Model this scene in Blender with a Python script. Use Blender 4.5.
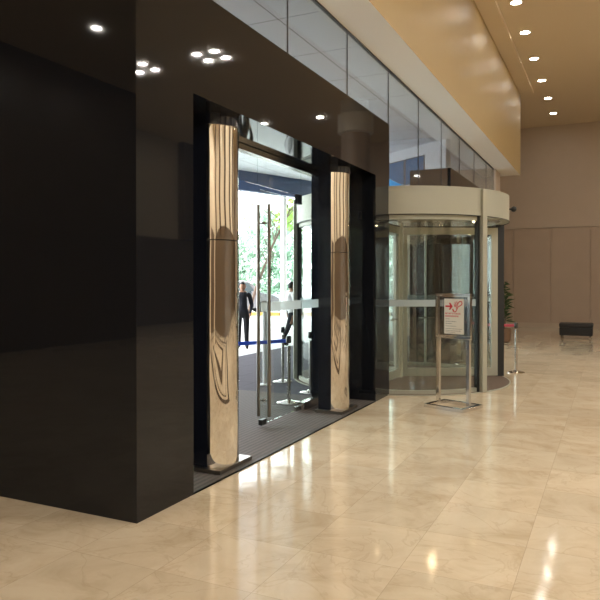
import bpy, bmesh, math, random
from mathutils import Vector, Matrix
random.seed(7)
S = bpy.context.scene
for o in list(bpy.data.objects): bpy.data.objects.remove(o)
PI = math.pi
R = math.radians
COL = S.collection

# ---------------------------------------------------------------- camera
cam_d = bpy.data.cameras.new('camera'); cam = bpy.data.objects.new('camera', cam_d); COL.objects.link(cam)
cam_d.sensor_width = 36; cam_d.sensor_fit = 'HORIZONTAL'; cam_d.lens = 36 * 655 / 600
cam_d.clip_start = .05; cam_d.clip_end = 400
cam.location = (0, 0, 1.7)
cam.rotation_euler = (R(90 - .4), 0, R(25.47)); cam_d.shift_y = -14.43/600
S.camera = cam
# ---------------------------------------------------------------- world, exposure
W = bpy.data.worlds.new('world'); S.world = W; W.use_nodes = True
bg = W.node_tree.nodes['Background']
bg.inputs['Color'].default_value = (.92, .97, 1, 1); bg.inputs['Strength'].default_value = 8.5
S.view_settings.view_transform = 'Standard'; S.view_settings.look = 'None'
S.view_settings.gamma = 1; S.view_settings.use_curve_mapping = False
S.view_settings.exposure = 0.15
LAMP_STRENGTH = 410
LAMP_COL = (1, .945, .85)

# ---------------------------------------------------------------- materials
def mat(name, col, rough=.5, metal=0, spec=None, noise=None, bump=None, emit=None, estr=0):
    m = bpy.data.materials.new(name); m.use_nodes = True
    nt = m.node_tree; b = nt.nodes['Principled BSDF']
    b.inputs['Base Color'].default_value = (*col, 1); b.inputs['Roughness'].default_value = rough
    b.inputs['Metallic'].default_value = metal
    if spec is not None: b.inputs['Specular IOR Level'].default_value = spec
    tc = nt.nodes.new('ShaderNodeTexCoord')
    if noise:
        sc, col2, det = noise
        n = nt.nodes.new('ShaderNodeTexNoise'); n.inputs['Scale'].default_value = sc; n.inputs['Detail'].default_value = det
        mx = nt.nodes.new('ShaderNodeMix'); mx.data_type = 'RGBA'
        mx.inputs['A'].default_value = (*col, 1); mx.inputs['B'].default_value = (*col2, 1)
        nt.links.new(tc.outputs['Object'], n.inputs['Vector'])
        nt.links.new(n.outputs['Fac'], mx.inputs['Factor']); nt.links.new(mx.outputs['Result'], b.inputs['Base Color'])
    if bump:
        sc, st, dist = bump
        n = nt.nodes.new('ShaderNodeTexNoise'); n.inputs['Scale'].default_value = sc; n.inputs['Detail'].default_value = 2
        bp = nt.nodes.new('ShaderNodeBump'); bp.inputs['Strength'].default_value = st; bp.inputs['Distance'].default_value = dist
        nt.links.new(tc.outputs['Object'], n.inputs['Vector']); nt.links.new(n.outputs['Fac'], bp.inputs['Height'])
        nt.links.new(bp.outputs['Normal'], b.inputs['Normal'])
    if emit:
        b.inputs['Emission Color'].default_value = (*emit, 1); b.inputs['Emission Strength'].default_value = estr
    return m

def glass(name, tint, base=.045, haze=0, hazecol=(1, 1, 1)):
    m = bpy.data.materials.new(name); m.use_nodes = True
    nt = m.node_tree; nt.nodes.clear(); N = nt.nodes.new; L = nt.links.new
    out = N('ShaderNodeOutputMaterial'); mx = N('ShaderNodeMixShader'); t = N('ShaderNodeBsdfTransparent'); g = N('ShaderNodeBsdfGlossy')
    t.inputs['Color'].default_value = (*tint, 1); g.inputs['Roughness'].default_value = 0
    lw = N('ShaderNodeLayerWeight'); lw.inputs['Blend'].default_value = .5
    p = N('ShaderNodeMath'); p.operation = 'POWER'; p.inputs[1].default_value = 5
    a = N('ShaderNodeMath'); a.operation = 'MULTIPLY_ADD'; a.inputs[1].default_value = 1 - base; a.inputs[2].default_value = base
    L(lw.outputs['Facing'], p.inputs[0]); L(p.outputs[0], a.inputs[0]); L(a.outputs[0], mx.inputs['Fac'])
    src = t.outputs[0]
    if haze:
        d = N('ShaderNodeBsdfDiffuse'); d.inputs['Color'].default_value = (*hazecol, 1)
        tr = N('ShaderNodeBsdfTranslucent'); tr.inputs['Color'].default_value = (*hazecol, 1)
        m2 = N('ShaderNodeMixShader'); L(d.outputs[0], m2.inputs[1]); L(tr.outputs[0], m2.inputs[2])
        m3 = N('ShaderNodeMixShader'); m3.inputs['Fac'].default_value = haze
        L(t.outputs[0], m3.inputs[1]); L(m2.outputs[0], m3.inputs[2]); src = m3.outputs[0]
    L(src, mx.inputs[1]); L(g.outputs[0], mx.inputs[2]); L(mx.outputs[0], out.inputs['Surface'])
    return m

def grid_nodes(m, sx, sy, ox, oy, w, lines_col, fac=1.0, axes=('X', 'Y')):
    """thin joint lines on a plane grid, mixed over whatever feeds Base Color"""
    nt = m.node_tree; b = nt.nodes['Principled BSDF']; N = nt.nodes.new; L = nt.links.new
    tc = N('ShaderNodeTexCoord'); sp = N('ShaderNodeSeparateXYZ'); L(tc.outputs['Object'], sp.inputs[0])
    outs = []
    for ax, s, o in ((axes[0], sx, ox), (axes[1], sy, oy)):
        a = N('ShaderNodeMath'); a.operation = 'SUBTRACT'; a.inputs[1].default_value = o; L(sp.outputs[ax], a.inputs[0])
        q = N('ShaderNodeMath'); q.operation = 'PINGPONG'; q.inputs[1].default_value = s / 2; L(a.outputs[0], q.inputs[0])
        c = N('ShaderNodeMath'); c.operation = 'LESS_THAN'; c.inputs[1].default_value = w; L(q.outputs[0], c.inputs[0]); outs.append(c)
    mxm = N('ShaderNodeMath'); mxm.operation = 'MAXIMUM'; L(outs[0].outputs[0], mxm.inputs[0]); L(outs[1].outputs[0], mxm.inputs[1])
    f = N('ShaderNodeMath'); f.operation = 'MULTIPLY'; f.inputs[1].default_value = fac; L(mxm.outputs[0], f.inputs[0])
    mx = N('ShaderNodeMix'); mx.data_type = 'RGBA'; mx.inputs['B'].default_value = (*lines_col, 1)
    if b.inputs['Base Color'].is_linked: L(b.inputs['Base Color'].links[0].from_socket, mx.inputs['A'])
    else: mx.inputs['A'].default_value = b.inputs['Base Color'].default_value[:]
    L(f.outputs[0], mx.inputs['Factor']); L(mx.outputs['Result'], b.inputs['Base Color'])

# polished beige marble: clouds, veins, per-tile tone, joints
def marble():
    m = bpy.data.materials.new('beige_marble'); m.use_nodes = True
    nt = m.node_tree; b = nt.nodes['Principled BSDF']; N = nt.nodes.new; L = nt.links.new
    b.inputs['Roughness'].default_value = .085; b.inputs['Specular IOR Level'].default_value = .62
    tc = N('ShaderNodeTexCoord'); sp = N('ShaderNodeSeparateXYZ'); L(tc.outputs['Object'], sp.inputs[0])
    T = .64; ids = []
    for ax, o in (('X', -2.41), ('Y', 3.10)):
        a = N('ShaderNodeMath'); a.operation = 'SUBTRACT'; a.inputs[1].default_value = o; L(sp.outputs[ax], a.inputs[0])
        d = N('ShaderNodeMath'); d.operation = 'DIVIDE'; d.inputs[1].default_value = T; L(a.outputs[0], d.inputs[0])
        f = N('ShaderNodeMath'); f.operation = 'FLOOR'; L(d.outputs[0], f.inputs[0]); ids.append(f)
    cb = N('ShaderNodeCombineXYZ'); L(ids[0].outputs[0], cb.inputs[0]); L(ids[1].outputs[0], cb.inputs[1])
    wn = N('ShaderNodeTexWhiteNoise'); wn.noise_dimensions = '3D'; L(cb.outputs[0], wn.inputs['Vector'])
    off = N('ShaderNodeVectorMath'); off.operation = 'SCALE'; off.inputs['Scale'].default_value = 9; L(wn.outputs['Color'], off.inputs[0])
    ad = N('ShaderNodeVectorMath'); ad.operation = 'ADD'; L(tc.outputs['Object'], ad.inputs[0]); L(off.outputs[0], ad.inputs[1])
    n1 = N('ShaderNodeTexNoise'); n1.inputs['Scale'].default_value = 2.2; n1.inputs['Detail'].default_value = 6; n1.inputs['Roughness'].default_value = .62; n1.inputs['Distortion'].default_value = .8
    L(ad.outputs[0], n1.inputs['Vector'])
    cr = N('ShaderNodeValToRGB'); e = cr.color_ramp.elements
    e[0].position = .28; e[0].color = (.52, .41, .27, 1); e[1].position = .62; e[1].color = (.68, .575, .42, 1)
    k = e.new(.47); k.color = (.63, .52, .37, 1)
    L(n1.outputs['Fac'], cr.inputs[0])
    n2 = N('ShaderNodeTexNoise'); n2.inputs['Scale'].default_value = 1.3; n2.inputs['Detail'].default_value = 5; n2.inputs['Distortion'].default_value = 2.4
    L(ad.outputs[0], n2.inputs['Vector'])
    v1 = N('ShaderNodeMath'); v1.operation = 'SUBTRACT'; v1.inputs[1].default_value = .5; L(n2.outputs['Fac'], v1.inputs[0])
    v2 = N('ShaderNodeMath'); v2.operation = 'ABSOLUTE'; L(v1.outputs[0], v2.inputs[0])
    v3 = N('ShaderNodeMapRange'); v3.inputs['From Min'].default_value = 0; v3.inputs['From Max'].default_value = .018; v3.inputs['To Min'].default_value = .22; v3.inputs['To Max'].default_value = 0
    L(v2.outputs[0], v3.inputs['Value'])
    mx = N('ShaderNodeMix'); mx.data_type = 'RGBA'; mx.inputs['B'].default_value = (.36, .245, .14, 1)
    L(v3.outputs[0], mx.inputs['Factor']); L(cr.outputs[0], mx.inputs['A'])
    hv = N('ShaderNodeHueSaturation'); L(mx.outputs['Result'], hv.inputs['Color'])
    mr = N('ShaderNodeMapRange'); mr.inputs['To Min'].default_value = .93; mr.inputs['To Max'].default_value = 1.07; L(wn.outputs['Value'], mr.inputs['Value']); L(mr.outputs[0], hv.inputs['Value'])
    L(hv.outputs[0], b.inputs['Base Color'])
    n3 = N('ShaderNodeTexNoise'); n3.inputs['Scale'].default_value = 7; n3.inputs['Detail'].default_value = 1; L(tc.outputs['Object'], n3.inputs['Vector'])
    bp = N('ShaderNodeBump'); bp.inputs['Strength'].default_value = .12; bp.inputs['Distance'].default_value = .004; L(n3.outputs['Fac'], bp.inputs['Height']); L(bp.outputs[0], b.inputs['Normal'])
    grid_nodes(m, T, T, -2.41, 3.10, .0018, (.36, .27, .18), .55)
    return m

def ribbed(name, c1, c2, scale, axis='X', rough=.8):
    m = mat(name, c1, rough); nt = m.node_tree; b = nt.nodes['Principled BSDF']; N = nt.nodes.new; L = nt.links.new
    tc = N('ShaderNodeTexCoord'); w = N('ShaderNodeTexWave'); w.bands_direction = axis; w.inputs['Scale'].default_value = scale; w.inputs['Distortion'].default_value = .3
    n = N('ShaderNodeTexNoise'); n.inputs['Scale'].default_value = 60
    mx = N('ShaderNodeMix'); mx.data_type = 'RGBA'; mx.inputs['A'].default_value = (*c1, 1); mx.inputs['B'].default_value = (*c2, 1)
    ml = N('ShaderNodeMath'); ml.operation = 'MULTIPLY'
    L(tc.outputs['Object'], w.inputs['Vector']); L(tc.outputs['Object'], n.inputs['Vector'])
    L(w.outputs['Fac'], ml.inputs[0]); L(n.outputs['Fac'], ml.inputs[1]); L(ml.outputs[0], mx.inputs['Factor']); L(mx.outputs['Result'], b.inputs['Base Color'])
    bp = N('ShaderNodeBump'); bp.inputs['Strength'].default_value = .6; bp.inputs['Distance'].default_value = .004; L(w.outputs['Fac'], bp.inputs['Height']); L(bp.outputs[0], b.inputs['Normal'])
    return m

M = {}
M['marble'] = marble()
M['granite'] = mat('black_granite', (.007, .008, .011), .03, 0, .4, noise=(60, (.009, .010, .013), 3))
M['black_panel'] = mat('black_panel', (.010, .012, .020), .12)
M['chrome'] = mat('chrome', (.86, .82, .76), .03, 1)
M['steel_bright'] = mat('polished_steel', (.72, .71, .70), .10, 1)
M['steel'] = mat('brushed_steel', (.62, .60, .57), .22, 1)
M['handle_steel'] = mat('handle_steel', (.30, .28, .25), .3, 1)
M['dark_steel'] = mat('dark_steel', (.10, .10, .10), .3, 1)
M['champagne'] = mat('champagne_metal', (.40, .395, .32), .45, .2)
M['champagne_in'] = mat('canopy_lining', (.50, .46, .37), .22, .3)
M['beige_wall'] = mat('tan_wallcovering', (.46, .34, .165), .45, 0, .4, noise=(1.2, (.44, .32, .155), 2), bump=(1.2, .12, .03))
M['soffit'] = mat('white_plaster', (.82, .79, .74), .7)
M['ceiling'] = mat('ceiling_plaster', (.66, .54, .38), .8)
M['far_wall'] = mat('taupe_wall', (.54, .44, .35), .5, noise=(3, (.50, .41, .32), 3))
M['cream_wall'] = mat('cream_wall', (.60, .52, .39), .5, noise=(1, (.55, .47, .35), 3))
M['inlay'] = mat('dark_stone_inlay', (.05, .035, .025), .06)
M['far_panel'] = mat('taupe_panel', (.47, .37, .29), .35, noise=(2, (.42, .33, .25), 3))
M['brown_wall'] = mat('walnut_wall', (.13, .09, .055), .35, noise=(1.5, (.08, .055, .035), 4))
M['skirting'] = mat('stone_skirting', (.50, .42, .33), .3)
M['mat'] = ribbed('entrance_matting', (.105, .088, .078), (.012, .010, .010), 5.5, 'X')
M['drum_mat'] = mat('drum_matting', (.17, .115, .08), .8, noise=(300, (.10, .068, .05), 2))
M['paving'] = mat('dark_paving', (.07, .065, .082), .9, 0, .15, noise=(8, (.09, .085, .10), 4))
grid_nodes(M['paving'], .6, .6, 0, 0, .004, (.03, .03, .035))
M['concrete'] = mat('pale_concrete', (.56, .56, .56), .8, noise=(3, (.48, .48, .48), 5))
M['glass'] = glass('clear_glass', (.90, .95, .93))
M['clerestory'] = glass('clerestory_glass', (.76, .79, .80), .12)
M['drum_glass'] = glass('drum_glass', (.84, .87, .85), .07)
M['frost'] = glass('frosted_band', (.8, .85, .85), .04, .55, (.75, .78, .78))
M['can_ceiling'] = mat('canopy_panels', (.84, .85, .88), .45, noise=(.8, (.68, .70, .74), 2))
M['joint'] = mat('dark_joint', (.03, .03, .035), .5)
M['white'] = mat('white_paint', (.78, .78, .80), .4)
M['blue_beam'] = mat('navy_fascia', (.03, .07, .16), .4)
M['blue_glass'] = mat('blue_window', (.015, .07, .18), .15, 0, .4, noise=(3, (.05, .22, .42), 4))
M['lens'] = mat('lamp_lens', (.9, .9, .9), .3, emit=LAMP_COL, estr=LAMP_STRENGTH)
M['lens_small'] = mat('small_lamp_lens', (.9, .9, .9), .3, emit=(1, .74, .45), estr=60)
M['rubber'] = mat('black_rubber', (.012, .012, .012), .5)
M['blue_belt'] = mat('blue_webbing', (.015, .09, .80), .6)
M['red_belt'] = mat('red_webbing', (.55, .02, .03), .6)
M['paper'] = mat('poster_paper', (.80, .76, .68), .5)
M['acrylic'] = glass('clear_acrylic', (.75, .75, .77), .12)
M['red'] = mat('red_print', (.62, .02, .03), .5)
M['grey_ink'] = mat('grey_print', (.14, .13, .13), .5)
M['leaf'] = mat('leaf_green', (.24, .40, .27), .5, noise=(.6, (.40, .54, .42), 3))
M['leaf_lime'] = mat('leaf_lime', (.34, .52, .10), .5, noise=(.8, (.22, .42, .08), 3))
M['leaf_dark'] = mat('leaf_dark', (.05, .10, .03), .5)
M['bark'] = mat('bark', (.16, .11, .08), .9, noise=(9, (.09, .06, .05), 4))
M['car_silver'] = mat('silver_car_paint', (.22, .22, .24), .25, .6)
M['car_white'] = mat('white_car_paint', (.78, .78, .80), .25)
M['car_glass'] = mat('car_glass', (.03, .05, .06), .06, 0, .8)
M['tyre'] = mat('tyre', (.015, .015, .015), .8)
M['yellow'] = mat('yellow_paint', (.50, .28, .07), .7)
M['black_paint'] = mat('black_paint', (.03, .03, .03), .6)
M['red_lamp'] = mat('red_lamp_glass', (.5, .02, .02), .3)
M['skin'] = mat('skin', (.38, .20, .12), .55)
M['navy'] = mat('navy_cloth', (.008, .009, .016), .85)
M['black_cloth'] = mat('black_cloth', (.008, .008, .010), .85)
M['white_cloth'] = mat('white_cloth', (.72, .70, .70), .85)
M['grey_cloth'] = mat('grey_cloth', (.12, .12, .14), .85)
M['hair'] = mat('black_hair', (.008, .006, .006), .5)
M['leather'] = mat('black_leather', (.01, .01, .011), .35)
M['terracotta'] = mat('brown_pot', (.16, .09, .05), .5)

# ---------------------------------------------------------------- mesh helpers
class MB:
    def __init__(s): s.bm = bmesh.new(); s.mats = []; s.mi = 0
    def use(s, m):
        if m not in s.mats: s.mats.append(m)
        s.mi = s.mats.index(m); return s
    def _tag(s, faces, smooth=False):
        for f in faces: f.material_index = s.mi; f.smooth = smooth
    def box(s, a, b, bev=0, rz=0, piv=None):
        x0, y0, z0 = [min(p, q) for p, q in zip(a, b)]; x1, y1, z1 = [max(p, q) for p, q in zip(a, b)]
        v = [s.bm.verts.new(p) for p in ((x0,y0,z0),(x1,y0,z0),(x1,y1,z0),(x0,y1,z0),(x0,y0,z1),(x1,y0,z1),(x1,y1,z1),(x0,y1,z1))]
        fs = [s.bm.faces.new([v[i] for i in q]) for q in ((0,3,2,1),(4,5,6,7),(0,1,5,4),(1,2,6,5),(2,3,7,6),(3,0,4,7))]
        if rz:
            bmesh.ops.rotate(s.bm, verts=v, cent=piv or ((x0+x1)/2,(y0+y1)/2,z0), matrix=Matrix.Rotation(rz, 3, 'Z'))
        s._tag(fs)
        if bev:
            es = list({e for f in fs for e in f.edges})
            r = bmesh.ops.bevel(s.bm, geom=es, offset=bev, segments=2, affect='EDGES', profile=.6)
            s._tag(r['faces'])
        return s
    def tube(s, pts, rad, n=12, caps=True, smooth=True):
        pts = [Vector(p) for p in pts]; rads = rad if isinstance(rad, (list, tuple)) else [rad] * len(pts)
        rings = []; up = None
        for i, p in enumerate(pts):
            t = (pts[min(i+1, len(pts)-1)] - pts[max(i-1, 0)]).normalized()
            if up is None:
                up = Vector((0,0,1)) if abs(t.z) < .9 else Vector((1,0,0))
            u = (up - t * up.dot(t)).normalized(); w = t.cross(u); up = u
            rings.append([s.bm.verts.new(p + (u*math.cos(2*PI*k/n) + w*math.sin(2*PI*k/n)) * rads[i]) for k in range(n)])
        fs = []
        for a, b in zip(rings, rings[1:]):
            for k in range(n): fs.append(s.bm.faces.new((a[k], a[(k+1)%n], b[(k+1)%n], b[k])))
        s._tag(fs, smooth)
        if caps: s._tag([s.bm.faces.new(rings[0][::-1]), s.bm.faces.new(rings[-1])])
        return s
    def lathe(s, prof, c=(0,0,0), n=24, smooth=True, sx=1, sy=1):
        rings = [[s.bm.verts.new((c[0]+r*sx*math.cos(2*PI*k/n), c[1]+r*sy*math.sin(2*PI*k/n), c[2]+z)) for k in range(n)] for r, z in prof]
        fs = []
        for a, b in zip(rings, rings[1:]):
            for k in range(n): fs.append(s.bm.faces.new((a[k], a[(k+1)%n], b[(k+1)%n], b[k])))
        s._tag(fs, smooth); s._tag([s.bm.faces.new(rings[0][::-1]), s.bm.faces.new(rings[-1])])
        return s
    def prism(s, poly, z0, z1):
        a = [s.bm.verts.new((x, y, z0)) for x, y in poly]; b = [s.bm.verts.new((x, y, z1)) for x, y in poly]; n = len(poly)
        fs = [s.bm.faces.new(a[::-1]), s.bm.faces.new(b)] + [s.bm.faces.new((a[k], a[(k+1)%n], b[(k+1)%n], b[k])) for k in range(n)]
        s._tag(fs); return s
    def slab(s, poly, axis, t0, t1):
        """polygon in the two other axes, extruded along axis ('x' or 'y')"""
        f = (lambda p, t: (t, p[0], p[1])) if axis == 'x' else (lambda p, t: (p[0], t, p[1]))
        a = [s.bm.verts.new(f(p, t0)) for p in poly]; b = [s.bm.verts.new(f(p, t1)) for p in poly]; n = len(poly)
        fs = [s.bm.faces.new(a[::-1]), s.bm.faces.new(b)] + [s.bm.faces.new((a[k], a[(k+1)%n], b[(k+1)%n], b[k])) for k in range(n)]
        s._tag(fs); return s
    def arc(s, r0, r1, a0, a1, z0, z1, n=32, c=(0,0), smooth=True):
        rows = []
        for k in range(n+1):
            a = a0 + (a1-a0)*k/n; ca, sa = math.cos(a), math.sin(a)
            rows.append([s.bm.verts.new((c[0]+r*ca, c[1]+r*sa, z)) for r, z in ((r0,z0),(r1,z0),(r1,z1),(r0,z1))])
        side, flat = [], []
        for p, q in zip(rows, rows[1:]):
            flat.append(s.bm.faces.new((p[0], q[0], q[1], p[1]))); side.append(s.bm.faces.new((p[1], q[1], q[2], p[2])))
            flat.append(s.bm.faces.new((p[2], q[2], q[3], p[3]))); side.append(s.bm.faces.new((p[3], q[3], q[0], p[0])))
        s._tag(side, False); s._tag(flat)
        for f in side: f.smooth = smooth
        if abs(abs(a1-a0) - 2*PI) > 1e-4: s._tag([s.bm.faces.new(rows[0]), s.bm.faces.new(rows[-1][::-1])])
        return s
    def ball(s, c, r, sc=(1,1,1), n=16):
        g = bmesh.ops.create_uvsphere(s.bm, u_segments=n, v_segments=max(6, n*2//3), radius=r)
        for v in g['verts']: v.co = Vector((v.co.x*sc[0]+c[0], v.co.y*sc[1]+c[1], v.co.z*sc[2]+c[2]))
        s._tag({f for v in g['verts'] for f in v.link_faces}, True); return s
    def build(s, name, parent=None, m=None, sharp=True):
        me = bpy.data.meshes.new(name)
        bmesh.ops.remove_doubles(s.bm, verts=s.bm.verts, dist=1e-6)
        bmesh.ops.recalc_face_normals(s.bm, faces=s.bm.faces)
        if sharp:
            for e in s.bm.edges:
                if len(e.link_faces) == 2 and e.calc_face_angle(0) > R(40): e.smooth = False
        s.bm.to_mesh(me); s.bm.free()
        if m: me.materials.append(m)
        for q in s.mats: me.materials.append(q)
        o = bpy.data.objects.new(name, me); COL.objects.link(o)
        if parent: o.parent = parent
        return o

def mb(m): return MB().use(m)
def tag(o, label=None, cat=None, group=None, kind=None):
    if label: o['label'] = label
    if cat: o['category'] = cat
    if group: o['group'] = group
    if kind: o['kind'] = kind
    return o
def thing(name, loc, rz=0, label=None, cat=None, group=None):
    o = bpy.data.objects.new(name, None); COL.objects.link(o); o.empty_display_size = .1
    o.location = loc; o.rotation_euler = (0, 0, rz); return tag(o, label, cat, group)
def st(o): o['kind'] = 'structure'; return o
def copy_tree(o, parent=None):
    c = o.copy(); COL.objects.link(c)
    if parent: c.parent = parent
    for ch in list(o.children): copy_tree(ch, c)
    return c
def clone(o, loc, rz=None, label=None, group=None):
    c = copy_tree(o); c.location = loc
    if rz is not None: c.rotation_euler = (0, 0, rz)
    if label: c['label'] = label
    if group: c['group'] = group
    return c

# ================================================================= STRUCTURE
FX, BX = -3.0, -3.86           # entrance wall: lobby face, street face
CY = 11.147                    # middle of the revolving door
CF = 11.445                    # the two portals mirror about this line
# lobby floor
f = mb(M['marble']); f.prism([(-13,-9),(10,-9),(10,25.5),(-6,25.5),(-6,19.75),(-3.0,19.75),(-3.0,3.64),(-13,3.64)], -.12, 0)
st(f.build('floor'))
# exterior ground: dark paving by the doors, pale concrete beyond
g = mb(M['paving']); g.box((-7.6,-4+7.67,-.12),(-3.0,19.75,0)); st(g.build('trim_1'))
g = mb(M['concrete']); g.prism([(-70,3.8),(-7.6,3.8),(-7.6,19.75),(-6.2,19.75),(-6.2,25.7),(-3,90),(-70,90)], -.12, 0); st(g.build('trim_2'))
# main ceiling with a lower band along the bulkhead
c = mb(M['ceiling']); c.box((-13,-9,7.35),(10,25.5,7.5)); st(c.build('ceiling'))
c = mb(M['ceiling']); c.box((-2.49,-9,7.27),(-2.12,20.6,7.35)); st(c.build('trim_3'))
# bulkhead and white soffit under it
w = mb(M['beige_wall']); w.box((-2.6,-9,4.872),(-2.49,20.6,7.35)); st(w.build('wall_upper'))
w = mb(M['soffit']); w.box((-3.12,-9,4.87),(-2.492,20.58,4.95)); st(w.build('trim_4'))
w = mb(M['beige_wall']); w.box((-3.2,3.64,4.95),(-2.6,20.6,7.35)); st(w.build('wall_inner'))
# outer walls of the lobby
w = mb(M['far_wall']); w.box((-6.2,25.5,0),(10,25.7,7.35)); st(w.build('wall_back'))
w = mb(M['far_wall']); w.box((-6.2,19.95,0),(-6.0,25.5,7.35)); w.box((-6.2,19.75,0),(-3.14,19.95,7.35)); st(w.build('wall_left'))
w = mb(M['skirting']); w.box((-6.0,25.44,0),(9.9,25.5,.16)); st(w.build('baseboard_back'))
w = mb(M['far_panel'])
for k in range(12): w.box((-5.95+k*1.32,25.46,.16),(-5.95+k*1.32+1.29,25.5,3.62))
w.use(M['skirting']).box((-6,25.44,3.64),(9.9,25.5,3.72)); st(w.build('trim_5'))
w = mb(M['far_wall']); w.box((-3.14,19.12,0),(-2.98,19.95,4.87)); st(w.build('trim_6'))
w = mb(M['brown_wall']); w.box((10,-9,0),(10.2,25.7,3.4)); w.use(M['cream_wall']).box((10,-9,3.4),(10.2,25.7,7.35)); st(w.build('wall_right'))
w = mb(M['cream_wall']); w.box((-13,-9.2,0),(10,-9,3.2)); w.use(M['cream_wall']).box((-13,-9.2,3.2),(10,-9,7.35)); st(w.build('wall_front'))
w = mb(M['brown_wall']); w.box((-13.2,-9.2,0),(-13,3.64,7.35)); st(w.build('wall_side'))
# unseen brown panels on the lobby walls, added to darken reflections in the pillars
w = mb(M['brown_wall'])
for y in (-8,-2,4,10,16,22): w.box((9.7,y,3.4),(10,y+1.8,7.35))
for x in (-4.5,3.5): w.box((x,-9,0),(x+4.5,-8.9,3.4))
w.box((-1.2,-9,3.4),(1.6,-8.9,7.35))
st(w.build('trim_7'))
# dark stone inlay frames in the lobby floor, right of and behind the camera
q = mb(M['inlay'])
for x0, x1, y0, y1, t_ in ((.6,8.6,-6.6,6.6,.55),(1.6,7.6,-5.4,5.4,.18),(2.7,6.5,-3.6,3.6,.65)):
    q.box((x0,y0,.0),(x1,y0+t_,.002)); q.box((x0,y1-t_,0),(x1,y1,.002)); q.box((x0,y0+t_,0),(x0+t_,y1-t_,.002)); q.box((x1-t_,y0+t_,0),(x1,y1-t_,.002))
st(q.build('trim_10'))
# black granite entrance portals
def portal(name, y0, o0, o1, y1, x_far):
    p = mb(M['granite'])
    p.box((BX,y0,0),(FX,o0,4.03)); p.box((BX,o1,0),(FX,y1,4.03)); p.box((BX,o0,3.19),(FX,o1,4.03))
    return st(p.build(name))
portal('wall_portal', 3.64, 4.33, 8.77, 9.39, 0)
portal('wall_portal_far', 2*CF-9.39, 2*CF-8.77, 2*CF-4.33, 2*CF-3.64, 0)
w = mb(M['granite']); w.box((-13,3.64,0),(BX,3.87,4.03)); w.use(M['far_wall']).box((-13,3.64,4.03),(-3.0,3.87,7.35)); st(w.build('wall_return'))
# seam of the granite return and skirting line are part of the slab joints
# clerestory glazing above portals and door
ys = [3.87] + [6.08+1.69*k for k in range(-1,8)] + [19.1]
for i, (a, b) in enumerate(zip(ys, ys[1:])):
    zb = 4.03 if b < 9.6 or a > 13.2 else 3.24
    q = mb(M['clerestory']); q.box((-3.045,a+.002,zb),(-3.033,b-.002,4.87)); pn = st(q.build('window_%d' % (i+1)))
    q = mb(M['joint']); q.box((-3.047,b-.003,zb),(-3.031,b+.003,4.87)); q.build('glazing_joint', pn)
q = mb(M['joint']); q.box((-3.06,3.87,4.85),(-3.02,19.1,4.87)); st(q.build('trim_8'))
# exterior canopy: white metal panel ceiling with a navy fascia at its edge
c = mb(M['can_ceiling']); c.prism([(-3.2,3.87),(-14.2,3.87),(-10,16.8),(-8.97,19.7),(-3.2,19.7)], 5.0, 5.12)
grid_nodes(M['can_ceiling'], 1.34, 1.32, -3.81, 7.36, .008, (.12,.12,.14)); cc = st(c.build('ceiling_canopy'))
e0, e1 = Vector((-14.2,3.87,0)), Vector((-6.9,26,0))
b_ = mb(M['blue_beam'])
p0, p1, p2, p3 = Vector((-14.3,3.87,0)), Vector((-10,16.8,0)), Vector((-8.9,20.1,0)), Vector((-6.9,26,0))
for a, b in ((p0,p1),(p1,p3)):
    d = (b-a).normalized(); n = Vector((-d.y,d.x,0))*.25
    b_.prism([(a.x,a.y),(b.x,b.y),(b.x+n.x,b.y+n.y),(a.x+n.x,a.y+n.y)], 4.42, 5.12)
st(b_.build('trim_9'))

# ================================================================= ENTRANCE MATS
m_ = mb(M['mat']); m_.box((-5.2,4.335,0),(-3.0,8.765,.012)); m_.use(M['rubber']).box((-3.02,4.335,0),(-3.0,8.765,.014))
tag(m_.build('entrance_mat'), 'dark grey ribbed entrance mat running through the nearer black portal', 'mat')
m_ = mb(M['mat']); m_.box((-5.2,2*CF-8.765,0),(-3.0,2*CF-4.335,.012))
tag(m_.build('entrance_mat'), 'dark ribbed entrance mat in the far portal behind the revolving door', 'mat')

# ================================================================= PORTAL PILLARS
def bow(r, a, n=40, back=0):
    """outline of a bowed front: arc of radius r about x=-.107, half angle a, closed by a chord or a box back to x=back"""
    P = [(-.107+r*math.cos(t), r*math.sin(t)) for t in (-a+2*a*k/n for k in range(n+1))]
    if back: P = [(back,P[0][1])]+P+[(back,P[-1][1])]
    return P
def shell(z0, z1, seed):
    s = MB().use(M['chrome']); rng = random.Random(seed); ph = [rng.uniform(0,6.28) for _ in range(6)]
    n, rows, A_ = 56, max(8, int((z1-z0)/.03)), R(69); grid = []
    for j in range(rows+1):
        z = z0+(z1-z0)*j/rows; row = []
        for i in range(n+1):
            a = -A_+2*A_*i/n
            r = .24+(.0026*math.sin(3.4*z+ph[0]+.9*a)+.0012*math.sin(7.1*z+ph[1]-1.6*a)+.0007*math.sin(12*z+ph[2]+2*a))*math.cos(a*1.2)
            row.append(s.bm.verts.new((-.107+r*math.cos(a), r*math.sin(a), z)))
        grid.append(row)
    fs = [s.bm.faces.new((grid[j][i],grid[j][i+1],grid[j+1][i+1],grid[j+1][i])) for j in range(rows) for i in range(n)]
    s._tag(fs, True)
    fs = [s.bm.faces.new((grid[j][0],grid[j+1][0],grid[j+1][n],grid[j][n])) for j in range(rows)]
    fs += [s.bm.faces.new(grid[0][::-1]), s.bm.faces.new(grid[-1])]
    s._tag(fs); return s
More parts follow.
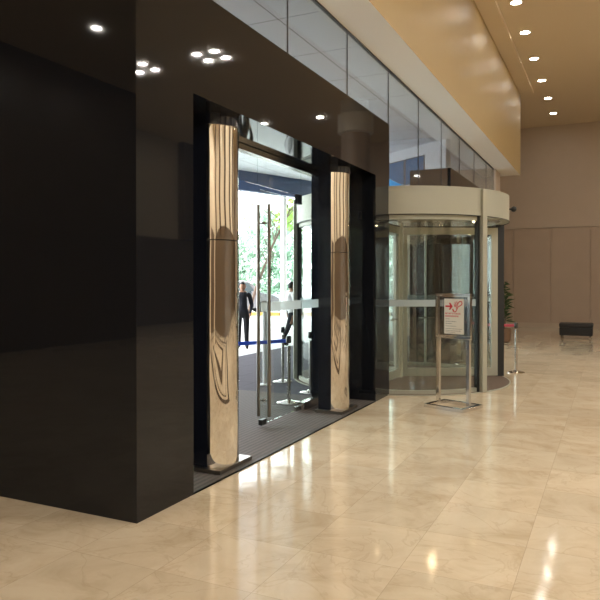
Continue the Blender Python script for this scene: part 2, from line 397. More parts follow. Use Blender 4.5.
def pillar(y, label, seed):
    t = thing('portal_pillar', (-3.22,y,.012), 0, label, 'pillar', 'chrome pillars of the entrance portals')
    p = mb(M['handle_steel']); p.box((-.23,-.28,0),(.15,.28,.035),.004); p.build('base_plate', t)
    shell(.035,2.05,seed).build('lower_shell', t); shell(2.058,3.08,seed+5).build('upper_shell', t)
    p = mb(M['black_panel']); p.box((-.20,-.222,.035),(-.022,.222,3.08),.003); p.build('body', t)
    p = mb(M['rubber']); p.prism(bow(.23,R(68)),2.05,2.058); p.build('joint', t)
    p = mb(M['black_panel']); p.prism(bow(.252,R(70),40,-.20),3.08,3.176); p.build('cap', t)
    return t
pillar(5.11, 'nearest tall chrome half-round pillar, left side of the near portal', 3)
pillar(7.95, 'chrome half-round pillar at the right side of the near portal', 11)
pillar(2*CF-7.95, 'chrome half-round pillar in the far portal, on its nearer side', 23)
pillar(2*CF-5.11, 'chrome half-round pillar in the far portal, on its farther side', 31)

# ================================================================= SWING DOORS
DX = -3.66
def side_light(y0, y1, name):
    r = mb(M['steel']); r.box((DX-.045,y0,.012),(DX+.045,y1,.115),.004); o = st(r.build(name))
    r = mb(M['glass']); r.box((DX-.006,y0+.003,.115),(DX+.006,y1-.003,3.12)); r.build('pane', o)
    r = mb(M['frost']); r.box((DX+.0065,y0+.003,1.34),(DX+.0075,y1-.003,1.45)); r.build('frosted_band', o)
def leaf(n, hy, sign, ang, name):
    """leaf hinged at (DX, hy); sign = direction of its free edge along Y"""
    o = bpy.data.objects.new(name, None); COL.objects.link(o); o.location = (DX,hy,.012); o.rotation_euler = (0,0,ang); st(o)
    Wd = 1.08*sign
    r = mb(M['glass']); r.box((-.006,.004*sign,.03),(.006,Wd,2.74)); r.build('glass_leaf', o)
    r = mb(M['frost']); r.box((.0065,.004*sign,1.33),(.0075,Wd,1.44)); r.build('frosted_band', o)
    for x in (-.07,.07):
        r = mb(M['steel']); r.use(M['handle_steel']); r.mats = [M['handle_steel']]; r.mi = 0; r.tube([(x,Wd-.08*sign,.11),(x,Wd-.08*sign,2.58)],.021,14); h = r.build('handle_bar', o)
        r = mb(M['steel'])
        for z in (.30,2.36): r.tube([(0,Wd-.08*sign,z),(x,Wd-.08*sign,z)],.011,10); r.tube([(.006*(1 if x>0 else -1),Wd-.08*sign,z),(.014*(1 if x>0 else -1),Wd-.08*sign,z)],.022,12)
        r.build('standoff', h)
    r = mb(M['dark_steel']); r.box((-.022,Wd-.11*sign,.02),(.022,Wd+.004*sign,.085),.003); r.build('lock_patch', o)
    r = mb(M['steel']); r.box((-.022,.0,.02),(.022,.16*sign,.075),.003); r.build('bottom_pivot', o)
    r = mb(M['dark_steel']); r.box((-.022,-.0*sign,2.68),(.022,.13*sign,2.80),.003); r.build('top_pivot', o)
def entrance(c, k, first):
    """doors of a portal centred on y=c; k numbers them"""
    d = .03
    hy0, hy1 = c-1.11, c+1.15
    side_light(c-1.86, hy0-.01, 'window_%d' % (20+k)); side_light(hy1+.01, c+1.86, 'window_%d' % (21+k))
    leaf(0, hy1, -1, 0, 'door_%d' % (1+k)); leaf(0, hy0, 1, R(88) if first else 0, 'door_%d' % (2+k))
    r = mb(M['glass']); r.box((DX-.006,hy0-.01,2.80),(DX+.006,c-.001,3.12)); r.box((DX-.006,c+.003,2.80),(DX+.006,hy1+.01,3.12)); st(r.build('window_%d' % (22+k)))
    r = mb(M['steel']); r.box((DX-.05,c-1.92,3.12),(DX+.05,c+1.92,3.185),.003); st(r.build('trim_%d' % (20+k)))
    r = mb(M['chrome']); r.box((DX-.05,c+1.86,.012),(DX+.05,c+1.93,3.12),.004); r.box((DX-.05,c-1.93,.012),(DX+.05,c-1.86,3.12),.004); st(r.build('trim_%d' % (21+k)))
    r = mb(M['black_panel']); r.box((BX,c-2.22,0.012),(DX-.03,c-1.93,3.19)); r.box((BX,c+1.93,.012),(DX-.03,c+2.22,3.19)); st(r.build('trim_%d' % (22+k)))
entrance(6.55, 0, True)
entrance(2*CF-6.55, 10, False)

# ================================================================= REVOLVING DOOR
def revolving_door():
    t = thing('revolving_door', (-3.366,CY,0), 0, 'large round glass revolving door with a champagne metal canopy ring', 'revolving door')
    A = R(30)
    r = mb(M['drum_mat']); r.arc(0,1.84,0,2*PI,0,.01,96); r.use(M['champagne']).arc(1.84,1.86,0,2*PI,0,.012,96); r.build('floor_mat', t)
    r = mb(M['champagne']); r.arc(1.70,1.83,0,2*PI,2.69,3.09,96); r.arc(0,1.83,0,2*PI,3.08,3.11,96); r.build('canopy_ring', t)
    r = mb(M['champagne_in']); r.arc(0,1.71,0,2*PI,2.71,2.75,96); cl = r.build('canopy_ceiling', t)
    r = mb(M['rubber']); r.arc(1.828,1.834,0,2*PI,2.682,2.695,96); r.build('canopy_edge', t)
    for a in (10,-50,70,130,190,250,310):
        x, y = 1.28*math.cos(R(a)), 1.28*math.sin(R(a))
        r = mb(M['lens_small']); r.lathe([(.04,2.702),(.04,2.709)],(x,y,0),16); r.build('lamp_lens', t)
    # curved side walls
    for s in (-1,1):
        a0, a1 = s*(A+.035), s*(PI-A-.035)
        for lo, hi in ((a0,(a0+a1)/2),((a0+a1)/2,a1)):
            r = mb(M['drum_glass']); r.arc(1.755,1.767,lo,hi,.06,2.63,30); gl = r.build('curved_pane', t)
            r = mb(M['frost']); r.arc(1.7675,1.7685,lo,hi,1.32,1.42,30); r.build('frosted_band', gl)
        r = mb(M['champagne']); r.arc(1.73,1.79,a0,a1,.012,.07,48); r.build('bottom_rail', t)
        r = mb(M['champagne']); r.arc(1.73,1.79,a0,a1,2.62,2.71,48); r.build('top_rail', t)
        r = mb(M['champagne']); am = s*PI/2; r.tube([(1.76*math.cos(am),1.76*math.sin(am),.01),(1.76*math.cos(am),1.76*math.sin(am),2.64)],.028,4,smooth=False); r.build('mid_post', t)
        for e in (A, PI-A):
            r = mb(M['rubber'] if (s > 0 and e == A) else M['champagne'])
            hw = .028 if (s > 0 and e == A) else .05; r.box((1.735,-hw,.01),(1.875,hw,3.10),.006); o = r.build('corner_post', t); o.rotation_euler = (0,0,s*e)
            if s > 0 and e == A: continue
            r = mb(M['rubber']); r.box((1.74,.05 if s > 0 else -.085,.01),(1.81,.085 if s > 0 else -.05,2.69)); q = r.build('rubber_seal', t)
            q.rotation_euler = (0,0,s*e)
            if e > PI/2: q.scale = (1,-1,1)
    r = mb(M['champagne']); r.tube([(0,0,.01),(0,0,2.71)],.055,24); r.build('centre_shaft', t)
    for k in range(3):
        ang = A-.03+k*2*PI/3
        r = mb(M['champagne'])
        r.box((.06,-.025,.03),(1.74,.025,.17)); r.box((.06,-.025,2.52),(1.74,.025,2.64)); r.box((.06,-.025,.17),(.13,.025,2.52)); r.box((1.63,-.025,.17),(1.74,.025,2.52))
        fr = r.build('wing_frame', t); fr.rotation_euler = (0,0,ang)
        r = mb(M['drum_glass']); r.box((.13,-.006,.17),(1.63,.006,2.52)); r.build('wing_pane', fr)
        r = mb(M['steel']); r.tube([(.35,.07,1.05),(1.35,.07,1.05)],.014,10); r.tube([(.4,0,1.05),(.4,.07,1.05)],.01,8); r.tube([(1.3,0,1.05),(1.3,.07,1.05)],.01,8); r.build('push_bar', fr)
        r = mb(M['rubber']); r.box((1.74,-.02,.02),(1.752,.02,2.66)); r.box((.06,-.02,2.64),(1.75,.02,2.665)); r.build('brush_seal', fr)
    a = R(14); x, y = 1.83*math.cos(a), 1.83*math.sin(a)
    r = mb(M['rubber']); r.tube([(x,y,2.92),(x+.05,y+.01,2.92)],.015,10); r.ball((x+.08,y+.02,2.92),.048); r.build('motion_sensor', t)
    return t
revolving_door()

# ================================================================= SIGN STAND
def sign_stand():
    t = thing('sign_stand', (-1.92,8.81,0), R(-20), 'chrome sign stand with a red and white notice, before the revolving door', 'sign stand')
    # base frame: hollow rectangle, front towards the camera
    r = mb(M['steel_bright'])
    x0, x1, y0, y1 = -.30, .30, -.25, .25
    for a, b in (((x0,y0,0),(x1,y0+.055,.05)),((x0,y1-.055,0),(x1,y1,.05)),((x0,y0+.055,0),(x0+.055,y1-.055,.05)),((x1-.055,y0+.055,0),(x1,y1-.055,.05))): r.box(a,b,.003)
    r.build('base', t)
    for x in (-.232,.232):
        r = mb(M['steel_bright']); r.box((x-.025,-.022,.05),(x+.025,.022,.93),.003); r.build('post', t)
    r = mb(M['steel_bright'])
    z0, z1, h = .93, 1.53, .268
    for a, b in (((-h,-.024,z0),(h,.024,z0+.042)),((-h,-.024,z1-.042),(h,.024,z1)),((-h,-.024,z0+.042),(-h+.042,.024,z1-.042)),((h-.042,-.024,z0+.042),(h,.024,z1-.042))): r.box(a,b,.003)
    fr = r.build('frame', t)
    r = mb(M['acrylic']); r.box((-h+.042,-.004,z0+.042),(h-.042,.004,z1-.042)); r.build('acrylic_panel', fr)
    r = mb(M['paper']); r.box((-.135,-.010,.99),(.165,-.007,1.462)); pp = r.build('notice', fr); tag(pp, 'white paper notice with red printing')
    def ink(name, polys, m, y=-.0103):
        r = mb(m)
        for p in polys: r.slab(p, 'y', y-.0006, y)
        r.build(name, pp)
    cx = lambda u: -.135 + u*.30
    cz = lambda v: 1.462 - v*.477
    Rt = lambda u0,u1,v0,v1: [(cx(u0),cz(v0)),(cx(u1),cz(v0)),(cx(u1),cz(v1)),(cx(u0),cz(v1))]
    # arrow pointing right
    ar = [(cx(.06),cz(.19)),(cx(.30),cz(.19)),(cx(.24),cz(.115)),(cx(.32),cz(.115)),(cx(.44),cz(.215)),(cx(.32),cz(.31)),(cx(.24),cz(.31)),(cx(.30),cz(.237)),(cx(.06),cz(.237))]
    ink('arrow', [ar], M['red'])
    # looping outline symbol beside the arrow
    r = mb(M['red'])
    def line(pts, rad=.006):
        for (a,b) in zip(pts, pts[1:]):
            A_, B_ = Vector((cx(a[0]),cz(a[1]))), Vector((cx(b[0]),cz(b[1]))); d = (B_-A_).normalized(); n = Vector((-d.y,d.x))*rad
            A_ -= d*rad*.6; B_ += d*rad*.6
            r.slab([tuple(A_+n),tuple(B_+n),tuple(B_-n),tuple(A_-n)], 'y', -.0109,-.0103)
    line([(.50,.33),(.44,.29),(.46,.34),(.52,.37),(.60,.36),(.66,.29),(.72,.22),(.86,.18),(.92,.13),(.90,.08),(.80,.07),(.72,.12),(.66,.20),(.62,.27)])
    line([(.55,.10),(.62,.17),(.56,.22),(.52,.16)]); line([(.64,.08),(.68,.13)])
    r.build('symbol', pp)
    rng = random.Random(4); rows = []
    for v, n in ((.415,13),(.49,12)):
        u = .05
        for k in range(n):
            wv = rng.uniform(.035,.06)
            rows.append(Rt(u,u+wv,v-.02,v-.012)); rows.append(Rt(u,u+.014,v-.02,v+.02))
            if rng.random()<.6: rows.append(Rt(u,u+wv,v+.012,v+.02))
            if rng.random()<.5: rows.append(Rt(u+wv-.014,u+wv,v-.02,v+.02))
            u += wv+.012
            if u > .9: break
    ink('headline', rows, M['red'])
    rows = []
    for i, v in enumerate((.57,.64,.70,.77,.845,.90,.94)):
        u = .08; e = (.30,.62,.40,.62,.90,.85,.55)[i]
        while u < e:
            wv = rng.uniform(.03,.09); rows.append(Rt(u,min(e,u+wv),v-.006,v+.006)); u += wv+.02
    ink('small_print', rows, M['grey_ink'])
sign_stand()

# ================================================================= STANCHIONS AND BELTS
def stanchion(loc, label, group, h=.93):
    t = thing('stanchion', loc, 0, label, 'barrier post', group)
    r = mb(M['chrome']); r.lathe([(.165,0),(.165,.012),(.15,.022),(.06,.034),(.03,.05)],n=28); r.build('base', t)
    r = mb(M['steel']); r.tube([(0,0,.04),(0,0,h-.13)],.026,18); r.build('pole', t)
    r = mb(M['dark_steel']); r.lathe([(.028,h-.10),(.036,h-.09),(.036,h-.012),(.03,h)],n=20); r.build('head', t)
    return t
s1 = stanchion((-4.03,8.10,.0135), 'steel barrier post just outside the glass door holding the blue belt', 'barrier posts outside the doors')
clone(s1, (-5.0,9.82,0), 0, 'steel barrier post outside, standing just behind the one with the blue belt')
clone(s1, (-4.13,9.04,0), 0, 'steel barrier post outside, seen through the rightmost fixed pane')
clone(s1, (-5.53,6.94,0), 0, 'steel barrier post outside at the hidden left end of the blue belt')
clone(s1, (-1.60,12.66,0), 0, 'steel barrier post in the lobby right beside the revolving door', 'barrier posts in the lobby')
clone(s1, (-2.78,13.62,0), 0, 'steel barrier post in the lobby behind the revolving door', 'barrier posts in the lobby')
def belt(a, b, z, m, label):
    a, b = Vector(a), Vector(b); d = (b-a).normalized(); n = Vector((-d.y,d.x))*.0015
    a2, b2 = a+d*.04, b-d*.04; r = MB().use(m)
    N_ = 10
    for k in range(N_):
        p, q = a2.lerp(b2,k/N_), a2.lerp(b2,(k+1)/N_)
        zz = lambda t: z-.03*math.sin(PI*t)
        v = [r.bm.verts.new((w.x+s*n.x,w.y+s*n.y,zz(t)+h)) for w,t in ((p,k/N_),(q,(k+1)/N_)) for s in (-1,1) for h in (-.025,.025)]
        fs = [r.bm.faces.new([v[i] for i in f]) for f in ((0,4,5,1),(2,3,7,6),(1,5,7,3),(0,2,6,4))]
        if k == 0: fs.append(r.bm.faces.new([v[i] for i in (0,1,3,2)]))
        if k == N_-1: fs.append(r.bm.faces.new([v[i] for i in (4,6,7,5)]))
        r._tag(fs)
    tag(r.build('barrier_belt'), label, 'barrier belt')
belt((-4.03,8.10),(-5.53,6.94),.875,M['blue_belt'],'blue belt stretched between barrier posts outside the glass doors')
belt((-1.60,12.66),(-2.78,13.62),.875,M['red_belt'],'red belt stretched behind the revolving door')

# ================================================================= DOWNLIGHTS
def downlight(loc, label, group='recessed lobby downlights'):
    t = thing('ceiling_downlight', loc, 0, label, 'downlight', group)
    r = mb(M['white']); r.arc(.10,.125,0,2*PI,-.012,0,28); r.build('trim_ring', t)
    r = mb(M['lens']); r.lathe([(.10,-.008),(.10,-.001)],n=24); r.build('lamp_lens', t)
    return t
M['lens_dim'] = mat('dim_lamp_lens', (.9, .9, .9), .3, emit=LAMP_COL, estr=LAMP_STRENGTH*.14)
d1 = downlight((-1.77,13.9,7.35), 'lobby ceiling downlight at the top right, nearest along the bulkhead')
for ch in d1.children:
    if ch.name.startswith('lamp_lens'): ch.data.materials[0] = M['lens_dim']
clone(d1, (-1.8,15.66,7.35), 0, 'lobby ceiling downlight at the top right, second along the bulkhead')
d0 = downlight((3.09-.26,-6.9-.26,7.35), 'round recessed downlight in the lobby ceiling outside the picture')
GEN = 'round recessed downlight in the lobby ceiling outside the picture'
for y, w_ in ((17.6,'third'),(19.6,'fourth'),(21.6,'fifth'),(23.6,'last, closest to the far wall,')): clone(d1, (-1.8,y,7.35), 0, 'lobby ceiling downlight, %s in the row beside the bulkhead' % w_)
for y in (-7,-3.5,0,3.5,7,10.4): clone(d1, (-1.8,y,7.35), 0, GEN)
for cx_ in (3.09,5.3,8.0):
    for cy_ in (-6.9,-.1,6.9,13.91,20.7):
        pts = ((-.26,-.26),(.26,-.26),(-.26,.26),(.26,.26)) if cy_ < 20 else ((0,0),)
        for dx, dy in pts:
            if (cx_,cy_,dx,dy) != (3.09,-6.9,-.26,-.26): clone(d0, (cx_+dx,cy_+dy,7.35), 0, GEN)
for y in (-8,-6,-4): clone(d0, (-10.4,y,7.35), 0, GEN)
for y in (-8,-6,-4,-1.5): clone(d0, (-6.4,y,7.35), 0, GEN)
# small lamps in the street canopy ceiling
for i, (x, y) in enumerate(((-5.1,12.2),(-5.1,17.2),(-8,9),(-5.5,6.9))):
    c = clone(d0, (x,y,5.0), 0, 'small downlight in the white panelled street canopy, ' + ('seen over the black portal','seen over the revolving door','far out over the drive','nearest to the doors')[i], 'street canopy downlights')

# ================================================================= LOBBY COLUMN, PLANT, OTTOMAN
c = thing('round_column', (1.3,19.4,0), 0, 'grey round lobby column standing to the right of the picture', 'column')
r = mb(M['far_panel']); r.lathe([(.45,0),(.45,6.3)],n=40); r.build('shaft', c)
r = mb(M['soffit']); r.lathe([(.45,6.3),(.56,6.34),(.56,6.9),(.47,6.95),(.47,7.35)],n=40); r.build('capital', c)

def plant(loc, label):
    t = thing('potted_plant', loc, 0, label, 'potted plant')
    r = mb(M['terracotta']); r.lathe([(.13,0),(.19,.05),(.22,.38),(.20,.40),(.18,.36)],n=24); r.build('pot', t)
    rng = random.Random(5)
    r = mb(M['bark'])
    stems = []
    for k in range(5):
        a = k*1.3; e = (.08*math.cos(a),.08*math.sin(a),.8+.1*k); r.tube([(0,0,.3),(e[0]*.6,e[1]*.6,.6),e],.012,6); stems.append(Vector(e))
    r.build('stem', t)
    r = mb(M['leaf_dark'])
    for k in range(170):
        s_ = rng.choice(stems); a = rng.uniform(0,2*PI); z = rng.uniform(-.3,.45); L_ = rng.uniform(.14,.3)
        b0 = Vector((s_.x*.8,s_.y*.8,s_.z+z)); d = Vector((math.cos(a),math.sin(a),rng.uniform(-.2,.9))).normalized(); w = d.cross(Vector((0,0,1))).normalized()*.035
        v = [r.bm.verts.new(p) for p in (b0, b0+d*L_*.5+w+Vector((0,0,.02)), b0+d*L_-Vector((0,0,.03)), b0+d*L_*.5-w+Vector((0,0,.02)))]
        r.bm.faces.new(v)
    r.build('foliage', t)
plant((-2.7,18.7,0), 'leafy green plant in a brown pot near the far beige wall')
def ottoman(loc):
    t = thing('ottoman', loc, 0, 'black leather ottoman far off by the right edge of the lobby', 'ottoman')
    r = mb(M['leather']); r.box((-.45,-.3,.10),(.45,.3,.34),.03); r.build('body', t)
    r = mb(M['leather']); r.box((-.46,-.31,.34),(.46,.31,.46),.04); r.build('cushion', t)
    for x in (-.38,.38):
        for y in (-.24,.24): r = mb(M['steel']); r.tube([(x,y,0),(x,y,.1)],.02,8); r.build('leg', t)
ottoman((-.95,21.0,0))

# ================================================================= OUTSIDE: frame aligned with the street
FW = Vector((-.4305,.9026)); RT = Vector((.9026,.4305)); SA = R(25.5)
def at(u, z): p = FW*z+RT*((u-300)/655*z); return (p.x, p.y)      # ground point on the bearing of column u at distance z

# posts outside
def post(name, loc, h, rad, m, label):
    t = thing(name, loc, 0, label, 'post')
    r = mb(m); r.lathe([(rad*2.4,0),(rad*2.4,.012),(rad*1.3,.03)],n=24); r.build('base_flange', t)
    r = mb(m); r.tube([(0,0,.02),(0,0,h)],rad,20); r.build('shaft', t)
    r = mb(m); r.ball((0,0,h),rad,(1,1,.4)); r.build('cap', t)
x, y = at(265.5,10.7); post('bollard', (x,y,0), 1.25, .042, M['white'], 'slim pale bollard outside behind the door handles')
x, y = at(284,24); post('canopy_column', (x,y,0), 4.9, .11, M['white'], 'tall white column outside rising from the drive to the canopy')

# white wall with blue windows beyond the clerestory
a, b = Vector(at(378,17.4)), Vector(at(446,15.2)); d = (b-a).normalized(); ang = math.atan2(d.y,d.x); Ln = (b-a).length
t = thing('canopy_wall_band', (a.x,a.y,0), ang, 'white upper wall band with blue glass windows seen through the clerestory', 'wall band')
r = mb(M['white']); r.box((0,0,4.02),(Ln,.15,5.0)); r.build('band', t)
for k in range(2):
    x0 = Ln*(.16+.29*k)
    r = mb(M['blue_glass']); r.box((x0,-.012,4.12),(x0+Ln*.26,.0,4.72)); w_ = r.build('window_pane', t)
    r = mb(M['joint']); 
    for q in ((x0-.02,4.10,x0+Ln*.26+.02,4.12),(x0-.02,4.72,x0+Ln*.26+.02,4.74),(x0-.02,4.12,x0,4.72),(x0+Ln*.26,4.12,x0+Ln*.26+.02,4.72)): r.box((q[0],-.02,q[1]),(q[2],0,q[3]))
    r.build('window_frame', w_)

# kerb painted yellow and black
x, y = at(280,32)
t = thing('kerb', (x,y,0), SA, 'long kerb painted yellow and black along the drive outside', 'kerb')
r = mb(M['yellow'])
for k in range(-14,14): r.use(M['yellow'] if k%3 else M['black_paint']); r.box((k*.9,-.15,0),(k*.9+.9,.15,.17))
r.build('kerb_stones', t)

# cars
def car(loc, rz, paint, label, L_=4.6, Hh=1.72, kind='suv'):
    t = thing('car', loc, rz, label, 'car')
    W2 = .9
    if kind == 'suv': prof = [(-L_/2,.45),(-L_/2,.95),(-L_/2+.15,1.05),(-L_/2+.35,Hh-.12),(-L_/2+.6,Hh),(.35,Hh),(.75,Hh-.08),(1.25,1.12),(L_/2-.25,.95),(L_/2,.78),(L_/2,.42),(L_/2-.3,.28),(-L_/2+.3,.28)]
    else: prof = [(-L_/2,.40),(-L_/2,.88),(-L_/2+.5,.97),(-L_/2+1.1,Hh-.05),(-L_/2+1.6,Hh),(.1,Hh),(.5,Hh-.08),(1.2,.98),(L_/2-.3,.80),(L_/2,.66),(L_/2,.35),(L_/2-.3,.22),(-L_/2+.3,.22)]
    r = mb(paint); nseg = [(-1,.86),(-.9,1),(.9,1),(1,.86)]; rings = []
    for (ys_, sc) in nseg:
        rings.append([r.bm.verts.new((px*(.985 if sc<1 else 1), ys_*W2*(1 if pz < 1.0 else .86), pz if sc == 1 else (pz-.02 if pz>.5 else pz+.02))) for px, pz in prof])
    fs = []
    n = len(prof)
    for p, q in zip(rings, rings[1:]):
        for k in range(n): fs.append(r.bm.faces.new((p[k],p[(k+1)%n],q[(k+1)%n],q[k])))
    fs += [r.bm.faces.new(rings[0][::-1]), r.bm.faces.new(rings[-1])]; r._tag(fs)
    body = r.build('body', t)
    top = Hh-.13; x0 = -L_/2+(.42 if kind=='suv' else .85); x1 = 1.05 if kind=='suv' else .95
    for s in (-1,1):
        r = mb(M['car_glass']); r.slab([(x0,1.06),(x1,1.06),(x1-.42,top),(x0+.2,top)],'y',s*(W2*.86-.02),s*(W2*.86+.022)); r.build('side_window', t)
    r = mb(M['car_glass']); zz = 1.14 if kind=='suv' else 1.02; r.box((0,-.66,0),(.03,.66,.52)); o = r.build('windscreen', t); o.location = (1.20 if kind=='suv' else 1.12,0,zz); o.rotation_euler = (0,-.70 if kind=='suv' else -.9,0)
    r = mb(M['car_glass']); r.box((-.02,-.66,0),(.0,.66,.5)); o = r.build('rear_window', t); o.location = (-L_/2+.13 if kind=='suv' else -L_/2+.52,0,1.08 if kind=='suv' else 1.0); o.rotation_euler = (0,.36 if kind=='suv' else .85,0)
    for s in (-1,1):
        for xx in (-L_/2+.85, L_/2-.85):
            r = mb(M['tyre']); r.tube([(xx,s*(W2-.2),.33),(xx,s*(W2+.03),.33)],.33,24); wl = r.build('wheel', t)
            r = mb(M['steel']); r.tube([(xx,s*(W2+.0),.33),(xx,s*(W2+.04),.33)],.2,16); r.build('hub_cap', wl)
        r = mb(M['red_lamp']); r.box((-L_/2-.02,s*.62,.78),(-L_/2+.1,s*.86,.95)); r.build('tail_lamp', t)
        r = mb(M['white']); r.box((L_/2-.12,s*.55,.62),(L_/2+.01,s*.84,.76)); r.build('head_lamp', t)
        r = mb(paint); r.box((.72,s*.88,1.02),(.92,s*1.05,1.16),.03); r.build('wing_mirror', t)
    return t
x, y = at(234,34.8); car((x,y,0), SA+.3, M['car_silver'], 'silver car parked outside behind the man in dark clothes')
x, y = at(304,38.2); car((x,y,0), SA+PI, M['car_white'], 'low white car outside seen through the glass door', 4.4, 1.42, 'saloon')
x, y = at(330,42); car((x,y,0), SA+PI, M['car_white'], 'tall white car outside seen through the rightmost pane', 4.7, 1.95)

# greenery
def foliage(rng, r, blobs, n, size):
    for k in range(n):
        c_, rad = rng.choice(blobs)
        while True:
            p = Vector((rng.uniform(-1,1),rng.uniform(-1,1),rng.uniform(-1,1)))
            if p.length < 1: break
        p = p.normalized()*p.length**.5
        c0 = Vector(c_)+Vector((p.x*rad[0],p.y*rad[1],p.z*rad[2]))
        n_ = Vector((rng.uniform(-1,1),rng.uniform(-1,1),rng.uniform(-.3,1))).normalized(); u_ = n_.orthogonal().normalized(); w_ = n_.cross(u_); s_ = size*rng.uniform(.6,1.4)
        v = [r.bm.verts.new(q) for q in (c0-u_*s_, c0+w_*s_*.45+n_*s_*.15, c0+u_*s_, c0-w_*s_*.45+n_*s_*.15)]
        r.bm.faces.new(v)
def tree(loc, h, spread, leafm, label, seed, n=1500, lean=(0,0), size=.16, tw=1):
    rng = random.Random(seed); t = thing('tree', loc, 0, label, 'tree', 'trees beyond the drive')
    r = mb(M['bark']); top = Vector((lean[0],lean[1],h*.62)); r.tube([(0,0,0),(lean[0]*.25,lean[1]*.25,h*.2),(lean[0]*.6,lean[1]*.6,h*.42),top],[.2*tw,.15*tw,.12*tw,.07*tw],10); r.build('trunk', t)
    blobs = []
    for k in range(9):
        a = k*2*PI/9+rng.uniform(-.3,.3); s0 = Vector((lean[0]*.6,lean[1]*.6,h*.42)).lerp(top,rng.random()); e = top+Vector((math.cos(a)*spread*rng.uniform(.5,1),math.sin(a)*spread*rng.uniform(.5,1),h*rng.uniform(.0,.34)))
        m1 = s0.lerp(e,.5)+Vector((0,0,.3)); r = mb(M['bark']); r.tube([s0,m1,e],[.06*tw,.04*tw,.015*tw],6); r.build('branch', t)
        blobs.append((e,(spread*.42,spread*.42,spread*.3)))
    r = mb(leafm); foliage(rng, r, blobs, n, size); r.build('foliage', t)
    return t
def hedge(loc, rz, L_, h, label, seed, leafm, n=5200):
    rng = random.Random(seed); t = thing('hedge', loc, rz, label, 'hedge')
    r = mb(leafm); blobs = [((x_,0,z_),(1.2,.6,.9)) for x_ in [L_*(k/9-.5) for k in range(10)] for z_ in (.7,1.7,2.7,h-.9)]
    foliage(rng, r, blobs, n, .15); r.build('foliage', t)
    r = mb(M['bark'])
    for k in range(7): x_ = L_*(k/6-.5); r.tube([(x_,0,0),(x_+.2,0,h*.5),(x_-.1,.1,h*.8)],[.08,.06,.03],6)
    r.build('stem', t)
x, y = at(322,44); hedge((x,y,0), SA, 16, 5.0, 'long green leafy hedge along the far side of the drive outside', 1, M['leaf'], 17000)
x, y = at(270,42); tree((x,y,0), 6.0, 1.3, M['leaf'], 'small tree with a forked trunk outside behind the door handles', 5, 1100, tw=.55)
x, y = at(246,27); tree((x,y,0), 7.5, 3.2, M['leaf_lime'], 'sparse leaning tree with bare branches outside the left of the doorway', 8, 350, lean=(1.6,.9), size=.10, tw=.4)
x, y = at(322,34); tree((x,y,0), 7.6, 2.0, M['leaf_lime'], 'lime green tree outside beyond the upper right of the door', 9, 1500)
for i,(u,z_,sd) in enumerate(((462,30,12),(492,36,13))):
    x, y = at(u,z_); tree((x,y,0), 6.5, 2.2, M['leaf'], ('leafy tree outside, left one seen through the far portal','leafy tree outside, right one seen through the far portal')[i], sd, 1300)

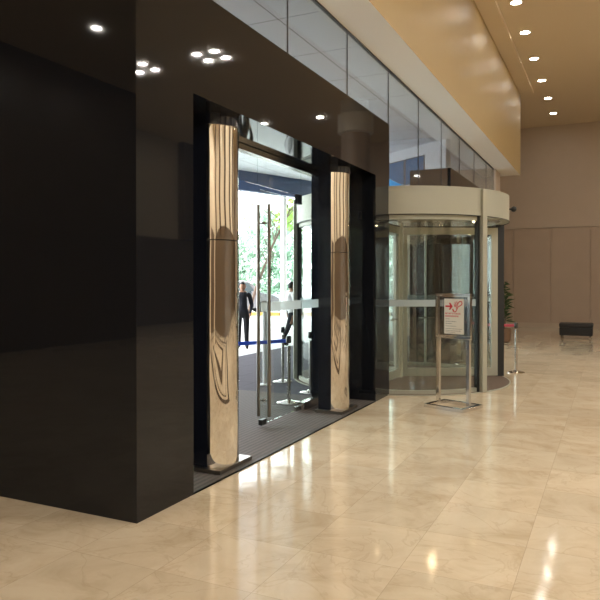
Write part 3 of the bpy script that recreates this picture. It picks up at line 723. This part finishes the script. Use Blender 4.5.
# ================================================================= PEOPLE
def person(loc, rz, top_m, leg_m, label, h=1.68, pose='stand', hat=None):
    s = h/1.72; t = thing('person', loc, rz, label, 'person')
    # skeleton, facing +X
    st_ = .13 if pose == 'stand' else .0
    J = {'pel':(0,0,.93),'wai':(0,0,1.08),'che':(.01,0,1.30),'nb':(0,0,1.44),'nk':(.01,0,1.52)}
    step = .0 if pose == 'stand' else .28
    Rd = {'pel':(.165,.13),'wai':(.155,.12),'che':(.18,.13),'nb':(.095,.085),'nk':(.052,.055)}
    E_ = [('pel','wai'),('wai','che'),('che','nb'),('nb','nk')]
    for sd, sg in (('l',1),('r',-1)):
        k = sg*step
        J.update({'hip'+sd:(0,.095*sg,.88),'kn'+sd:(.03+k*.55,.10*sg,.49),'an'+sd:(k-(.03 if k<0 else 0),.105*sg,.09+(.02 if k<0 else 0)),'to'+sd:(k+.17,.125*sg,.035)})
        Rd.update({'hip'+sd:(.108,.105),'kn'+sd:(.078,.075),'an'+sd:(.062,.058),'to'+sd:(.04,.03)})
        E_ += [('pel','hip'+sd),('hip'+sd,'kn'+sd),('kn'+sd,'an'+sd),('an'+sd,'to'+sd)]
        el = (-.03-k*.2,.24*sg,1.12); wr = (.10-k*.5,.235*sg,.90)
        if pose == 'stand': wr = (.14,.20*sg,.94)
        J.update({'sh'+sd:(0,.175*sg,1.40),'el'+sd:el,'wr'+sd:wr,'pa'+sd:(wr[0]+.03,wr[1]-.0*sg,wr[2]-.075)})
        Rd.update({'sh'+sd:(.068,.068),'el'+sd:(.055,.055),'wr'+sd:(.028,.032),'pa'+sd:(.018,.038)})
        E_ += [('nb','sh'+sd),('sh'+sd,'el'+sd),('el'+sd,'wr'+sd),('wr'+sd,'pa'+sd)]
        for q in range(5):
            off = (-.030+.019*q) if q < 4 else .034
            ln = (.062,.078,.072,.055,.045)[q]; dz = -.03 if q < 4 else .02
            base = J['pa'+sd]; f1 = (base[0]+off*.9,base[1],base[2]-.03 if q<4 else base[2]+.012); 
            f2 = (f1[0]+.008,f1[1]-.008*sg,f1[2]-ln*.55); f3 = (f2[0]+.004,f2[1]-.02*sg,f2[2]-ln*.45)
            J.update({'a%d'%q+sd:f1,'b%d'%q+sd:f2,'c%d'%q+sd:f3}); Rd.update({'a%d'%q+sd:(.009,.009),'b%d'%q+sd:(.008,.008),'c%d'%q+sd:(.007,.007)})
            E_ += [('pa'+sd,'a%d'%q+sd),('a%d'%q+sd,'b%d'%q+sd),('b%d'%q+sd,'c%d'%q+sd)]
    keys = list(J); me = bpy.data.meshes.new('sk'); me.from_pydata([Vector(J[k])*s for k in keys], [(keys.index(a),keys.index(b)) for a,b in E_], [])
    ob = bpy.data.objects.new('sk', me); COL.objects.link(ob)
    md = ob.modifiers.new('s','SKIN'); md.use_smooth_shade = True
    for i, k in enumerate(keys):
        sv = me.skin_vertices[0].data[i]; sv.radius = (Rd[k][0]*s,Rd[k][1]*s); sv.use_root = (k == 'pel')
    ob.modifiers.new('u','SUBSURF').levels = 1; ob.modifiers['u'].render_levels = 1
    dg = bpy.context.evaluated_depsgraph_get(); dg.update(); m2 = bpy.data.meshes.new_from_object(ob.evaluated_get(dg)); bpy.data.objects.remove(ob)
    B = MB(); B.bm.from_mesh(m2); B.mats = [M['skin'], top_m, leg_m, M['black_cloth']]
    for f_ in B.bm.faces:
        c_ = f_.calc_center_median()/s; arm = abs(c_.y) > .17
        if c_.z > 1.475 and abs(c_.y) < .09: mi = 0
        elif arm and c_.z < (.93 if pose=='stand' else .90): mi = 0
        elif c_.z < .085: mi = 3
        elif c_.z < .93 and not arm: mi = 2
        else: mi = 1
        f_.material_index = mi; f_.smooth = True
    B.mi = 0
    # head with brow, nose, lips, ears
    B.ball((.02*s,0,1.615*s),.1*s,(.92,.76,1.18),20); B.ball((.045*s,0,1.565*s),.062*s,(.95,.85,.9),14)
    B.ball((.117*s,0,1.605*s),.016*s,(1,.75,1.5),8); B.ball((.098*s,0,1.562*s),.018*s,(.6,1.3,.4),8)
    for sg in (-1,1): B.ball((.012*s,.078*s*sg,1.605*s),.022*s,(.7,.4,1.3),8)
    bd = B.build('body', t, sharp=False)
    r = mb(M['rubber'])
    for sg in (-1,1): r.ball((.104*s,.031*s*sg,1.628*s),.0095*s,(.6,1.1,.7),8)
    r.build('eyes', t)
    r = mb(M['hair']); g_ = bmesh.ops.create_uvsphere(r.bm, u_segments=20, v_segments=14, radius=.108*s)
    for v in list(g_['verts']):
        q = v.co.copy()/s
        if q.z < .035 and q.x > -.02*0+.005 or q.z < -.05: r.bm.verts.remove(v)
    for v in r.bm.verts: v.co = Vector((v.co.x*.93+.008*s, v.co.y*.80, v.co.z*1.17+1.622*s))
    for f_ in r.bm.faces: f_.smooth = True
    bmesh.ops.solidify(r.bm, geom=r.bm.faces[:], thickness=.006)
    r.build('hair', t, sharp=False)
    r = mb(M['black_cloth']); r.lathe([(.132,.93),(.136,.965)],n=20,sx=s*.80*1.0,sy=s*1.12,c=(0,0,.93*(s-1))); r.build('belt', t)
    # jacket hem over the trousers
    return t
x, y = at(243,16.4); person((x,y,0), R(-62), M['navy'], M['black_cloth'], 'person in a dark uniform standing on the bright drive outside the left of the doorway', 1.66)
x, y = at(291.5,17.2); person((x,y,0), SA+R(20), M['white_cloth'], M['black_cloth'], 'person in white shirt and dark trousers walking outside behind the barrier posts', 1.66, 'walk')
x, y = at(486.5,23); person((x-.1,y,0), R(120), M['black_cloth'], M['grey_cloth'], 'person in dark clothes outside the far portal, seen past the revolving door post', 1.70, 'walk')
